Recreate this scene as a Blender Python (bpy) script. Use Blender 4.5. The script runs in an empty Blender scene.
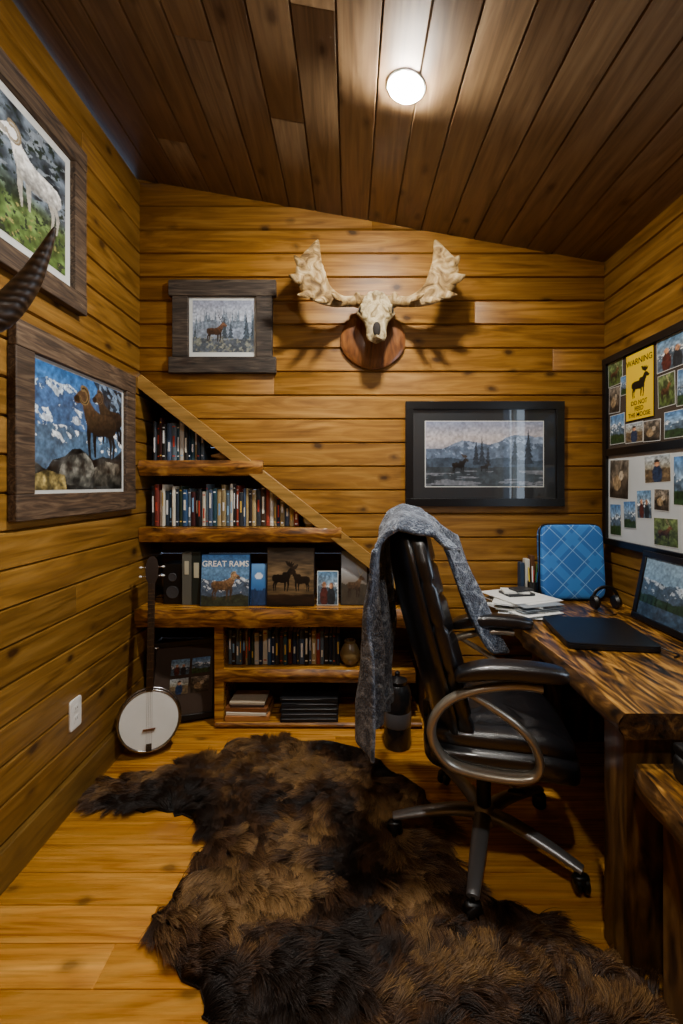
import bpy, math, random
import numpy as np
from mathutils import Vector, Matrix
random.seed(7); np.random.seed(7)
SC = bpy.context.scene

# ------------------------------------------------------------------ helpers
def lin(c):
    if isinstance(c, str):
        c = c.lstrip('#'); c = [int(c[i:i+2], 16)/255 for i in (0, 2, 4)]
    return tuple((x/12.92 if x <= .04045 else ((x+.055)/1.055)**2.4) for x in c[:3])
def C4(c): return (*lin(c), 1.0)

class NT:
    def __init__(s, name):
        s.m = bpy.data.materials.new(name); s.m.use_nodes = True
        s.t = s.m.node_tree; s.b = s.t.nodes['Principled BSDF']
    def n(s, typ, **kw):
        nd = s.t.nodes.new(typ)
        for k, v in kw.items(): setattr(nd, k, v)
        return nd
    def l(s, a, b): s.t.links.new(a, b)
    def math(s, op, a, b=None, c=None, clamp=False):
        nd = s.n('ShaderNodeMath', operation=op); nd.use_clamp = clamp
        for i, v in enumerate((a, b, c)):
            if v is None: continue
            if isinstance(v, (int, float)): nd.inputs[i].default_value = v
            else: s.l(v, nd.inputs[i])
        return nd.outputs[0]
    def ramp(s, fac, stops):
        r = s.n('ShaderNodeValToRGB'); e = r.color_ramp.elements
        while len(e) < len(stops): e.new(.5)
        for k, (p, c) in enumerate(stops):
            e[k].position = p; e[k].color = C4(c) if isinstance(c, str) else (c, c, c, 1)
        s.l(fac, r.inputs[0]); return r.outputs[0]
    def mix(s, fac, a, b, mode='MIX'):
        nd = s.n('ShaderNodeMix', data_type='RGBA', blend_type=mode)
        for v, i in ((fac, 0), (a, 6), (b, 7)):
            if isinstance(v, (int, float)): nd.inputs[i].default_value = v
            elif isinstance(v, tuple): nd.inputs[i].default_value = v
            else: s.l(v, nd.inputs[i])
        return nd.outputs[2]
    def bump(s, h, strength, dist=.01):
        b = s.n('ShaderNodeBump'); b.inputs['Strength'].default_value = strength
        b.inputs['Distance'].default_value = dist
        s.l(h, b.inputs['Height']); s.l(b.outputs[0], s.b.inputs['Normal'])

def plain(name, col, rough=.5, metal=0, spec=.5, bump=0, bscale=200, coat=0):
    t = NT(name); b = t.b
    b.inputs['Roughness'].default_value = rough; b.inputs['Metallic'].default_value = metal
    b.inputs['Specular IOR Level'].default_value = spec
    b.inputs['Coat Weight'].default_value = coat
    nz = t.n('ShaderNodeTexNoise'); nz.inputs['Scale'].default_value = 6 if not bump else bscale
    nz.inputs['Detail'].default_value = 4
    tc = t.n('ShaderNodeTexCoord'); t.l(tc.outputs['Object'], nz.inputs['Vector'])
    f = t.math('MULTIPLY_ADD', nz.outputs['Fac'], .3, .85)
    mx = t.n('ShaderNodeVectorMath', operation='SCALE'); mx.inputs[0].default_value = lin(col); t.l(f, mx.inputs['Scale'])
    t.l(mx.outputs[0], b.inputs['Base Color'])
    if bump: t.bump(nz.outputs['Fac'], bump, .004)
    return t.m

def vcol(name, rough=.5, spec=.4, coat=0):
    t = NT(name); b = t.b
    a = t.n('ShaderNodeAttribute', attribute_name='Col')
    t.l(a.outputs['Color'], b.inputs['Base Color'])
    b.inputs['Roughness'].default_value = rough; b.inputs['Specular IOR Level'].default_value = spec
    b.inputs['Coat Weight'].default_value = coat; b.inputs['Coat Roughness'].default_value = .03
    return t.m

def wood(name, dark, mid, light, axis=0, rough=.45, knots=.5, along=1.3, across=14, bump=.25, spec=.4,
         coat=0, tint=.35, contrast=(.3, .52, .75), fine=90, nd=2.5, kn=(4.4, 7.5)):
    t = NT(name); b = t.b
    tc = t.n('ShaderNodeTexCoord'); at = t.n('ShaderNodeAttribute', attribute_name='rnd')
    r = at.outputs['Fac']
    cx = t.n('ShaderNodeCombineXYZ')
    t.l(t.math('MULTIPLY', r, 17.3), cx.inputs[0]); t.l(t.math('MULTIPLY', r, 31.7), cx.inputs[1]); t.l(t.math('MULTIPLY', r, 23.1), cx.inputs[2])
    ad = t.n('ShaderNodeVectorMath', operation='ADD'); t.l(tc.outputs['Object'], ad.inputs[0]); t.l(cx.outputs[0], ad.inputs[1])
    def scaled(al, ac):
        v = [ac, ac, ac]; v[axis] = al
        m = t.n('ShaderNodeVectorMath', operation='MULTIPLY'); m.inputs[1].default_value = v
        t.l(ad.outputs[0], m.inputs[0]); return m.outputs[0]
    n1 = t.n('ShaderNodeTexNoise'); n1.inputs['Scale'].default_value = 1; n1.inputs['Detail'].default_value = 5
    n1.inputs['Distortion'].default_value = nd; t.l(scaled(along, across), n1.inputs['Vector'])
    col = t.ramp(n1.outputs['Fac'], [(contrast[0], dark), (contrast[1], mid), (contrast[2], light)])
    n2 = t.n('ShaderNodeTexNoise'); n2.inputs['Scale'].default_value = 1; n2.inputs['Detail'].default_value = 3
    t.l(scaled(along*2, fine), n2.inputs['Vector'])
    g = t.math('MULTIPLY_ADD', n2.outputs['Fac'], .8, .6)
    tn = t.math('MULTIPLY_ADD', t.math('FRACT', t.math('MULTIPLY', r, 7.77)), tint, 1-tint/2)
    sc = t.n('ShaderNodeVectorMath', operation='SCALE'); t.l(col, sc.inputs[0]); t.l(t.math('MULTIPLY', g, tn), sc.inputs['Scale'])
    out = sc.outputs[0]
    if knots:
        vo = t.n('ShaderNodeTexVoronoi'); vo.inputs['Scale'].default_value = 1
        nj = t.n('ShaderNodeTexNoise'); nj.inputs['Scale'].default_value = 12; t.l(ad.outputs[0], nj.inputs['Vector'])
        va = t.n('ShaderNodeVectorMath', operation='ADD'); t.l(scaled(*kn), va.inputs[0])
        vs = t.n('ShaderNodeVectorMath', operation='SCALE'); vs.inputs['Scale'].default_value = .2
        t.l(nj.outputs['Color'], vs.inputs[0]); t.l(vs.outputs[0], va.inputs[1])
        t.l(va.outputs[0], vo.inputs['Vector'])
        k = t.ramp(vo.outputs['Distance'], [(0.08, 1.0), (.13, .5), (.22, 0.0)])
        out = t.mix(t.math('MULTIPLY', k, knots), out, C4('#2a1405'))
    t.l(out, b.inputs['Base Color'])
    rr = t.math('MULTIPLY_ADD', n2.outputs['Fac'], .2, rough-.1); t.l(rr, b.inputs['Roughness'])
    b.inputs['Specular IOR Level'].default_value = spec; b.inputs['Coat Weight'].default_value = coat
    b.inputs['Coat Roughness'].default_value = .12
    if bump: t.bump(g, bump, .003)
    return t.m

class MB:
    def __init__(s, name, mats):
        s.name = name; s.mats = mats if isinstance(mats, list) else [mats]
        s.v = []; s.f = []; s.mi = []; s.sm = []; s.c = []; s.r = []; s.M = Matrix()
    def add(s, vs, fs, mat=0, col=None, rnd=None, smooth=False, cols=None):
        o = len(s.v); M = s.M
        s.v += [tuple(M @ Vector(p)) for p in vs]
        s.f += [tuple(i+o for i in f) for f in fs]
        s.mi += [mat]*len(fs); s.sm += [smooth]*len(fs)
        s.c += list(cols) if cols is not None else [lin(col) if col is not None else (1, 1, 1)]*len(vs)
        s.r += [random.random() if rnd is None else rnd]*len(vs)
    def obox(s, c, X, Y, Z, mat=0, col=None, rnd=None):   # half vectors
        c, X, Y, Z = map(Vector, (c, X, Y, Z))
        vs = [c+X*a+Y*b+Z*d for a in (-1, 1) for b in (-1, 1) for d in (-1, 1)]
        fs = [(0, 1, 3, 2), (4, 6, 7, 5), (0, 4, 5, 1), (2, 3, 7, 6), (0, 2, 6, 4), (1, 5, 7, 3)]
        s.add(vs, fs, mat, col, rnd)
    def box(s, a, b, mat=0, col=None, rnd=None):
        c = [(a[i]+b[i])/2 for i in range(3)]; h = [(b[i]-a[i])/2 for i in range(3)]
        s.obox(c, (h[0], 0, 0), (0, h[1], 0), (0, 0, h[2]), mat, col, rnd)
    def rbox(s, c, size, rz=0, mat=0, col=None, rx=0, ry=0):
        R = Matrix.Rotation(rz, 3, 'Z') @ Matrix.Rotation(ry, 3, 'Y') @ Matrix.Rotation(rx, 3, 'X')
        s.obox(c, R @ Vector((size[0]/2, 0, 0)), R @ Vector((0, size[1]/2, 0)), R @ Vector((0, 0, size[2]/2)), mat, col)
    def loft(s, rings, mat=0, col=None, caps=True, smooth=True, rnd=None, closed=True):
        n = len(rings[0]); vs = [p for r in rings for p in r]; fs = []
        for i in range(len(rings)-1):
            for j in range(n if closed else n-1):
                k = (j+1) % n
                fs.append((i*n+j, i*n+k, (i+1)*n+k, (i+1)*n+j))
        if caps:
            fs.append(tuple(reversed(range(n)))); fs.append(tuple((len(rings)-1)*n+j for j in range(n)))
        s.add(vs, fs, mat, col, rnd, smooth)
    def sweep(s, path, rad, seg=12, up=(0, 0, 1), mat=0, col=None, res=5, power=1.0, smoothpath=True):
        P = [Vector(p) for p in path]
        R = [(r, r) if isinstance(r, (int, float)) else r for r in (rad if isinstance(rad, list) else [rad]*len(P))]
        if smoothpath and len(P) > 2:
            Q = []; S = []
            for i in range(len(P)-1):
                p0 = P[max(i-1, 0)]; p1 = P[i]; p2 = P[i+1]; p3 = P[min(i+2, len(P)-1)]
                for k in range(res):
                    t = k/res
                    Q.append(.5*((2*p1)+(p2-p0)*t+(2*p0-5*p1+4*p2-p3)*t*t+(3*p1-p0-3*p2+p3)*t**3))
                    S.append((R[i][0]*(1-t)+R[i+1][0]*t, R[i][1]*(1-t)+R[i+1][1]*t))
            Q.append(P[-1]); S.append(R[-1]); P, R = Q, S
        rings = []; up = Vector(up)
        for i, p in enumerate(P):
            T = (P[min(i+1, len(P)-1)]-P[max(i-1, 0)]).normalized()
            sd = up.cross(T)
            if sd.length < 1e-3: sd = Vector((1, .01, 0)).cross(T)
            sd.normalize(); u2 = T.cross(sd)
            ring = []
            for j in range(seg):
                a = 2*math.pi*j/seg; ca, sa = math.cos(a), math.sin(a)
                if power != 1: ca = math.copysign(abs(ca)**power, ca); sa = math.copysign(abs(sa)**power, sa)
                ring.append(p+sd*ca*R[i][0]+u2*sa*R[i][1])
            rings.append(ring)
        s.loft(rings, mat, col)
    def cyl(s, a, b, r0, r1=None, seg=24, mat=0, col=None):
        d = Vector(b)-Vector(a)
        s.sweep([a, b], [r0, r0 if r1 is None else r1], seg, (0, 1, .01) if abs(d.z) > .5*d.length else (0, 0, 1), mat, col, smoothpath=False)
    def lathe(s, c, prof, seg=32, mat=0, col=None, axis=None, caps=True):
        A = Vector(axis or (0, 0, 1)).normalized(); U = A.orthogonal().normalized(); V = A.cross(U); c = Vector(c)
        rings = [[c+A*h+(U*math.cos(2*math.pi*j/seg)+V*math.sin(2*math.pi*j/seg))*max(r, 1e-4) for j in range(seg)] for r, h in prof]
        s.loft(rings, mat, col, caps=caps)
    def sell(s, c, abc, e1=.35, e2=.35, nu=28, nv=18, mat=0, col=None, fn=None, R=None):
        c = Vector(c); rings = []
        pw = lambda x, e: math.copysign(abs(x)**e, x)
        for i in range(nv+1):
            v = -math.pi/2+math.pi*i/nv; v = max(min(v, math.pi/2-.02), -math.pi/2+.02)
            ring = []
            for j in range(nu):
                u = 2*math.pi*j/nu
                p = Vector((abc[0]*pw(math.cos(v), e1)*pw(math.cos(u), e2), abc[1]*pw(math.cos(v), e1)*pw(math.sin(u), e2), abc[2]*pw(math.sin(v), e1)))
                if fn: p = fn(p)
                if R: p = R @ p
                ring.append(c+p)
            rings.append(ring)
        s.loft(rings, mat, col)
    def pic(s, O, U, V, arr, mat=0):
        O, U, V = map(Vector, (O, U, V)); h, w = arr.shape[:2]
        vs = [O+U*(i/(w-1))+V*(j/(h-1)) for j in range(h) for i in range(w)]
        fs = [(j*w+i, j*w+i+1, (j+1)*w+i+1, (j+1)*w+i) for j in range(h-1) for i in range(w-1)]
        a = np.clip(arr, 0, 1); a = np.where(a <= .04045, a/12.92, ((a+.055)/1.055)**2.4)
        s.add(vs, fs, mat, cols=[tuple(x) for x in a.reshape(-1, 3)])
    def text(s, txt, O, U, V, size, mat=0, col='#000000', align='CENTER', ext=.0008):
        cu = bpy.data.curves.new('tmp', 'FONT'); cu.body = txt; cu.size = 1; cu.align_x = align; cu.offset = .01
        ob = bpy.data.objects.new('tmp', cu); SC.collection.objects.link(ob)
        bpy.context.view_layer.update()
        me = ob.evaluated_get(bpy.context.evaluated_depsgraph_get()).to_mesh()
        O, U, V = map(Vector, (O, U, V)); N = U.cross(V)
        vs = [O+U*(p.co.x*size)+V*(p.co.y*size)+N*ext for p in me.vertices]
        fs = [tuple(p.vertices) for p in me.polygons]
        s.add(vs, fs, mat, col)
        bpy.data.objects.remove(ob); bpy.data.curves.remove(cu)
    def build(s, bevel=0, seg=2, parent=None):
        me = bpy.data.meshes.new(s.name); me.from_pydata(s.v, [], s.f)
        for m in s.mats: me.materials.append(m)
        me.polygons.foreach_set('material_index', s.mi); me.polygons.foreach_set('use_smooth', s.sm)
        ca = me.color_attributes.new('Col', 'FLOAT_COLOR', 'POINT')
        ca.data.foreach_set('color', np.hstack([np.array(s.c, dtype=np.float32), np.ones((len(s.c), 1), np.float32)]).ravel())
        ra = me.attributes.new('rnd', 'FLOAT', 'POINT'); ra.data.foreach_set('value', np.array(s.r, dtype=np.float32))
        me.update()
        try: me.set_sharp_from_angle(angle=math.radians(48))
        except Exception: pass
        ob = bpy.data.objects.new(s.name, me); SC.collection.objects.link(ob)
        if bevel:
            m = ob.modifiers.new('bevel', 'BEVEL'); m.width = bevel; m.segments = seg; m.limit_method = 'ANGLE'; m.angle_limit = math.radians(50)
        if parent: ob.parent = parent
        return ob

# --------------------------------------------------------------- painting
def hsh(ix, iy, seed):
    v = np.sin(ix*127.1+iy*311.7+seed*74.7)*43758.5453; return v-np.floor(v)
def vnoise(x, y, seed=0):
    x = np.asarray(x, float); y = np.asarray(y, float)
    ix = np.floor(x); iy = np.floor(y); fx = x-ix; fy = y-iy; fx = fx*fx*(3-2*fx); fy = fy*fy*(3-2*fy)
    a = hsh(ix, iy, seed); b = hsh(ix+1, iy, seed); c = hsh(ix, iy+1, seed); d = hsh(ix+1, iy+1, seed)
    return (a*(1-fx)+b*fx)*(1-fy)+(c*(1-fx)+d*fx)*fy
def fbm(x, y, seed=0, o=4):
    s = 0; a = .5
    for k in range(o): s = s+a*vnoise(x*2**k, y*2**k, seed+k); a *= .5
    return s/(1-.5**o)
def hexc(c): c = c.lstrip('#'); return np.array([int(c[i:i+2], 16)/255 for i in (0, 2, 4)])
class Cv:
    def __init__(s, w, h, asp=None):
        s.w, s.h = w, h; s.asp = asp or w/h
        s.X, s.Y = np.meshgrid(np.linspace(0, 1, w), np.linspace(0, 1, h)); s.a = np.zeros((h, w, 3))
        s.XA = s.X*s.asp
    def grad(s, stops):
        ps = [p for p, _ in stops]; cs = np.array([hexc(c) for _, c in stops])
        yy = s.Y+.08*(fbm(s.XA*4, s.Y*9, 77)-.5)
        for k in range(3): s.a[..., k] = np.interp(yy, ps, cs[:, k])
    def tex(s, amp=.35, fx=30, fy=30, seed=5):
        s.a = s.a*(1+amp*(fbm(s.XA*fx, s.Y*fy, seed, 3)-.5)*2)[..., None]
    def put(s, m, col, var=0, sc=12, seed=1):
        m = m.astype(float)
        c = hexc(col)[None, None, :]*np.ones_like(s.a)
        if var: c = c*(1+var*(fbm(s.XA*sc, s.Y*sc, seed)-.5)*2)[..., None]
        s.a = s.a*(1-m[..., None])+c*m[..., None]
    def poly(s, pts, col, var=0, sc=12, seed=1, shade=0):
        ins = np.zeros_like(s.X, bool); n = len(pts)
        for i in range(n):
            x1, y1 = pts[i]; x2, y2 = pts[(i+1) % n]
            if y1 == y2: continue
            c = ((s.Y >= min(y1, y2)) & (s.Y < max(y1, y2)))
            ins ^= c & (s.X < (x2-x1)*(s.Y-y1)/(y2-y1)+x1)
        s.put(ins, col, var, sc, seed)
        if shade:
            y0 = min(p[1] for p in pts); y1 = max(p[1] for p in pts)
            f = 1+shade*(((s.Y-y0)/(y1-y0))-.45)
            s.a = np.where(ins[..., None], s.a*f[..., None], s.a)
    def stroke(s, pts, w, col):
        w0, w1 = (w, w) if isinstance(w, (int, float)) else w; n = len(pts)-1
        for i in range(n):
            ax, ay = pts[i][0]*s.asp, pts[i][1]; bx, by = pts[i+1][0]*s.asp, pts[i+1][1]
            dx, dy = bx-ax, by-ay; L = dx*dx+dy*dy+1e-9
            t = np.clip(((s.XA-ax)*dx+(s.Y-ay)*dy)/L, 0, 1)
            d = np.hypot(s.XA-ax-t*dx, s.Y-ay-t*dy)
            s.put(d < (w0+(w1-w0)*(i+t)/n), col)
    def ell(s, cx, cy, rx, ry, col):
        s.put((((s.X-cx)*s.asp/rx)**2+((s.Y-cy)/ry)**2) < 1, col)
    def ridge(s, base, amp, freq, seed, col, snow=None, var=.3):
        hgt = base+amp*(fbm(s.X*freq+seed*3.1, s.X*0, seed, 5)-.5)*2
        s.put(s.Y < hgt, col, var, 10, seed)
        if snow: s.put((s.Y < hgt) & (fbm(s.XA*14+s.Y*16, s.Y*12-s.XA*6, seed+9, 5) > .53-(s.Y-base)*1.1), snow, .25, 20)
    def trees(s, base, hgt, n, seed, col):
        rs = np.random.RandomState(seed)
        for k in range(n):
            x = rs.rand(); h = hgt*(.5+rs.rand()*.6); y = base+rs.rand()*.03; w = h*.17/s.asp
            for q in range(5):
                f = q/5; s.poly([(x-w*(1-f), y+h*f*.9), (x+w*(1-f), y+h*f*.9), (x, y+h*(f*.9+.28))], col, .4, 40)
    def animal(s, cx, cy, sc, flip, kind, col, dark, horn):
        f = -1 if flip else 1
        T = lambda p: [(cx+f*x*sc/s.asp, cy+y*sc) for x, y in p]
        for pts in (((-.42, .12), (-.36, -.02), (-.44, -.2), (-.40, -.48)), ((-.3, .08), (-.26, -.04), (-.33, -.2), (-.30, -.46)), ((.2, .1), (.2, -.2), (.18, -.46)), ((.36, .1), (.37, -.2), (.33, -.48))):
            s.stroke(T(pts), (.07*sc, .022*sc), dark)
        s.poly(T([(-.52, .10), (-.50, .24), (-.42, .32), (-.2, .34), (.02, .33), (.18, .38), (.32, .48), (.42, .62), (.52, .68), (.62, .64), (.78, .5), (.77, .43), (.70, .41), (.60, .43), (.54, .40), (.48, .2), (.42, .06), (.30, -.04), (.1, -.09), (-.15, -.06), (-.34, -.04), (-.46, .0)]), col, .4, 35, 3, shade=.9)
        if kind == 'ram':
            s.ell(cx+f*.69*sc/s.asp, cy+.49*sc, .08*sc, .055*sc, dark)
            arc = [(.50+.12*math.cos(t), .57+.13*math.sin(t)) for t in np.linspace(1.2, 6.0, 14)]
            s.stroke(T(arc), (.055*sc, .02*sc), horn)
            s.stroke(T(arc), (.016*sc, .006*sc), dark)
        elif kind == 'moose':
            s.poly(T([(.5, .68), (.3, .78), (.2, .98), (.32, 1.0), (.36, .9), (.42, 1.0), (.48, .88), (.56, .98), (.6, .85), (.7, .9), (.66, .76)]), horn)
            s.ell(cx+f*.2*sc/s.asp, cy+.36*sc, .15*sc, .1*sc, col)
            s.stroke(T([(.55, .44), (.54, .32)]), (.03*sc, .01*sc), dark)
        else:
            s.stroke(T([(.5, .66), (.35, .85), (.2, 1.15)]), (.02*sc, .01*sc), horn)
            for q in ((.36, .85, .5, 1.0), (.3, .95, .42, 1.15), (.25, 1.05, .32, 1.25), (.5, .68, .68, .85)):
                s.stroke(T([(q[0], q[1]), (q[2], q[3])]), (.016*sc, .008*sc), horn)

def photo(seed, w=38, h=38):
    rs = np.random.RandomState(seed); c = Cv(w, h)
    k = seed % 6
    if k in (0, 1):
        c.grad([(0, '#2c4220'), (.4, '#5a7440'), (.5, '#8fa4b8'), (1, '#4a76a8')]); c.ridge(.6, .2, 4, seed, '#4b5d6e', '#d8e2ea')
        c.ridge(.3, .08, 5, seed+2, '#2a3f22'); c.trees(.1, .3, 4, seed, '#18260f')
    elif k == 2:
        c.grad([(0, '#5a4e3c'), (.5, '#8c8470'), (1, '#a9b4bc')]); c.ridge(.5, .1, 3, seed, '#5d4d38')
        c.ell(.5, .3, .2, .35, '#26324a'); c.ell(.5, .7, .1, .11, '#b98664'); c.ell(.5, .79, .11, .06, '#2a1a10')
    elif k == 3:
        c.grad([(0, '#b8c2c8'), (.5, '#8d9fac'), (1, '#5a80a4')]); c.ridge(.55, .25, 3, seed, '#4a5a68', '#e0e6ea')
        c.ell(.32, .25, .16, .3, '#4a2420'); c.ell(.32, .6, .08, .09, '#b98664'); c.ell(.68, .22, .16, .3, '#20262c'); c.ell(.68, .57, .08, .09, '#b98664')
    elif k == 4:
        c.grad([(0, '#3a4622'), (1, '#5c6a40')]); c.tex(.6, 8, 8, seed)
        c.animal(.42, .4, .5, seed % 2, 'elk', '#4a3220', '#241810', '#b8a880')
    else:
        c.grad([(0, '#2a241e'), (.5, '#4c4236'), (1, '#6a6258')]); c.tex(.8, 5, 5, seed)
        c.ell(.4, .4, .22, .2, '#8a7456'); c.ell(.62, .6, .12, .12, '#b0a088')
    c.tex(.5, 14, 14, seed+3)
    return c.a

# --------------------------------------------------------------- materials
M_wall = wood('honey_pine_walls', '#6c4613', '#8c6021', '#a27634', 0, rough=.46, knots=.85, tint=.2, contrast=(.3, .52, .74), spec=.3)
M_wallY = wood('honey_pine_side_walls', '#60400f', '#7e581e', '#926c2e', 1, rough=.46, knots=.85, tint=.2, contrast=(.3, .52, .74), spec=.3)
M_ceil = wood('brown_pine_ceiling', '#5c462d', '#72593c', '#816848', 1, rough=.5, knots=.75, tint=.2, bump=.1, contrast=(.3, .52, .74))
M_floor = wood('golden_pine_floor', '#985c1a', '#be822c', '#d49a44', 0, rough=.28, knots=.6, tint=.22, spec=.5, across=11)
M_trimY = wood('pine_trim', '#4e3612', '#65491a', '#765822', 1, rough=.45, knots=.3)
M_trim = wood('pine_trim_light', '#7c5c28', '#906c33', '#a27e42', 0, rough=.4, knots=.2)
M_slab = wood('live_edge_slab', '#58340f', '#a06a24', '#c0903e', 0, rough=.25, knots=.5, coat=.4, contrast=(.33, .5, .7), along=2)
M_slabE = wood('live_edge_bark', '#3a200a', '#855420', '#b88438', 0, rough=.4, knots=.6, coat=.3, along=4, across=20, bump=.8)
M_desk = wood('burnt_slab_desk', '#120904', '#634012', '#ac7a32', 1, rough=.34, knots=.9, coat=.25, contrast=(.37, .52, .68), along=2.6, across=16, nd=3)
M_deskE = wood('desk_live_edge', '#140b05', '#4a3014', '#8a6230', 1, rough=.4, knots=.7, coat=.3, along=4, across=16, bump=1)
M_leg = wood('desk_leg_slab', '#22140a', '#54391a', '#7a5a30', 2, rough=.4, knots=.8, coat=.2, along=2, across=9, contrast=(.35, .5, .7))
M_nook = wood('nook_boards', '#38240e', '#54391a', '#674a22', 0, rough=.6, knots=.3)
M_barn = wood('weathered_barnwood', '#231911', '#4a3828', '#6e5a44', 1, rough=.7, knots=.5, along=3, across=30, bump=.9)
M_barnX = wood('weathered_barnwood_x', '#18130f', '#382e25', '#574a3e', 0, rough=.7, knots=.5, along=3, across=30, bump=.9)
M_plq = wood('plaque_wood', '#4a2812', '#74451f', '#8f5c2c', 2, rough=.35, knots=.3, coat=.4, along=3)
M_pic = vcol('printed_picture', .3, .3, .35)
M_glossy = vcol('glazed_picture', .3, .4, 1.0)
M_paint = vcol('coloured_print', .45, .4, .1)
M_cloth = vcol('book_cloth', .55, .35, .1)
M_black = plain('black_frame', '#0c0c0d', .3)
M_mat = plain('white_mat', '#c8cac6', .8)
M_dmat = plain('dark_mat', '#16181b', .5, coat=1)
M_leather = plain('black_leather', '#101013', .28, spec=.7, bump=.25, bscale=260, coat=.3)
M_metal = plain('champagne_metal', '#a59c8c', .32, metal=.75)
M_gun = plain('grey_base_metal', '#8c8c8e', .35, metal=.7)
M_plast = plain('black_plastic', '#0a0a0b', .4)
M_white = plain('white_plastic', '#e6e6e2', .35)

def bone(name, cols, scale):
    t = NT(name); tc = t.n('ShaderNodeTexCoord')
    n = t.n('ShaderNodeTexNoise'); n.inputs['Scale'].default_value = scale; n.inputs['Detail'].default_value = 7; n.inputs['Distortion'].default_value = 1.2
    t.l(tc.outputs['Object'], n.inputs['Vector'])
    c = t.ramp(n.outputs['Fac'], [(.34, cols[0]), (.48, cols[1]), (.66, cols[2])])
    t.l(c, t.b.inputs['Base Color']); t.b.inputs['Roughness'].default_value = .7; t.b.inputs['Specular IOR Level'].default_value = .25
    t.bump(n.outputs['Fac'], .9, .015); return t.m
M_bone = bone('antler_bone', ('#4a3518', '#7c6238', '#a8926a'), 15)
M_skull = bone('weathered_skull', ('#5f4c2c', '#988662', '#b8a884'), 22)
def horn():
    t = NT('dark_horn'); tc = t.n('ShaderNodeTexCoord')
    w = t.n('ShaderNodeTexWave', bands_direction='Z'); w.inputs['Scale'].default_value = 14; w.inputs['Distortion'].default_value = 5
    t.l(tc.outputs['Object'], w.inputs['Vector'])
    c = t.ramp(w.outputs['Fac'], [(.0, '#1d130b'), (1, '#3a2a1c')]); t.l(c, t.b.inputs['Base Color'])
    t.b.inputs['Roughness'].default_value = .4; t.bump(w.outputs['Fac'], .25, .005); return t.m
M_horn = horn()

# --------------------------------------------------------------- room dims
XL, XR, YB, YF = -1.243, 1.503, 2.66, -0.9
ZCL, ZCR = 3.235, 2.744
SL = (ZCL-ZCR)/(XR-XL)
czf = lambda x: ZCL-SL*(x-XL)

def planks(name, mat, t0, t1, step, place, ivals, cham=.007, depth=.013, joint=7, dj=.003):
    mb = MB(name, mat); t = t0
    while t < t1-1e-4:
        e = min(t+step, t1)
        prof = [(-.03, t), (-depth, t), (0, t+cham), (0, e-cham), (-depth, e), (-.03, e)]
        for Lf, Rf in ivals(t, e):
            zc = (t+e)/2; L, R = Lf(zc), Rf(zc)
            if R-L < .02: continue
            cuts = []; s = L+random.uniform(.4, joint)
            while s < R-.3: cuts.append(s); s += random.uniform(joint*.6, joint)
            ends = [None]+cuts+[None]
            for i in range(len(ends)-1):
                def ring(fn, off, dd): return [place(fn(z)+off, d-dd if d > -.029 else d, z) for d, z in prof]
                fl = Lf if ends[i] is None else (lambda z, q=ends[i]: q)
                fr = Rf if ends[i+1] is None else (lambda z, q=ends[i+1]: q)
                mb.loft([ring(fl, 0, dj), ring(fl, .004, 0), ring(fr, -.004, 0), ring(fr, 0, dj)], 0, smooth=False)
        t = e
    return mb.build()

ZT = 2.03; XE = .443
xd = lambda z: min(max(XL, XL+(ZT-z)*1.278), XE)
planks('wall_back', M_wall, 0, 3.36, .14, lambda s, d, z: (s, YB-d, z), lambda a, b: [(xd, lambda z: XR+.03)] if a < ZT else [(lambda z: XL-.03, lambda z: XR+.03)])
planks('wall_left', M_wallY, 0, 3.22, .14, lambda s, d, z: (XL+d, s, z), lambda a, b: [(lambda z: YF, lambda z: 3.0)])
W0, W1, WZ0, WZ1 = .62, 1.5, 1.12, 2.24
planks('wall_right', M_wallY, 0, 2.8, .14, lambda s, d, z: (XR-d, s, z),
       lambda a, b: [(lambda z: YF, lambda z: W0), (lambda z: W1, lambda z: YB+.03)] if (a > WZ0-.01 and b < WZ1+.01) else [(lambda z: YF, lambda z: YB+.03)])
planks('wall_front', M_wall, 0, 3.36, .14, lambda s, d, z: (s, YF+d, z), lambda a, b: [(lambda z: XL-.03, lambda z: XR+.03)])
ct = Vector((1, 0, -SL)).normalized(); cn = Vector((-SL, 0, -1)).normalized()
Lc = (XR-XL)/ct.x
planks('ceiling', M_ceil, -.05, Lc+.05, .158, lambda s, d, z: tuple(Vector((XL, s, ZCL))+ct*z+cn*d), lambda a, b: [(lambda z: YF, lambda z: YB+.03)], cham=.005, depth=.010, joint=4)
planks('floor', M_floor, YF, 3.0, .128, lambda s, d, z: (s, z, d), lambda a, b: [(lambda z: XL-.03, lambda z: XR+.03)], cham=.002, depth=.006, joint=3, dj=.003)

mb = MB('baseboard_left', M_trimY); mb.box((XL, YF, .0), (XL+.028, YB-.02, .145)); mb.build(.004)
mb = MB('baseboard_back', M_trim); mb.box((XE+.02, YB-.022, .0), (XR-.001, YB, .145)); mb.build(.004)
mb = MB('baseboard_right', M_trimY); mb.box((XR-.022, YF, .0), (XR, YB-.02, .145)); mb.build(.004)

mb = MB('wall_nook', M_nook)
for k in range(15): mb.box((XL, 2.975, .14*k), (XE+.02, 3.0, .14*k+.136))
mb.box((XE, YB+.02, 0), (XE+.02, 3.0, .76))
d = Vector((1.278, 0, -1)).normalized(); n = Vector((1, 0, 1.278)).normalized()
a = Vector((XL, 0, ZT)); L = (XE-XL)/d.x
mb.obox(a+d*L/2+n*.012+Vector((0, 2.83, 0)), d*(L/2), (0, .17, 0), n*.01)
mb.build()
mb = MB('trim_1', M_trim)
mb.obox(a+d*(L/2-.02)+n*.012+Vector((0, YB-.012, 0)), d*(L/2+.0), (0, .013, 0), n*.036)
mb.build(.003)

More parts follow.
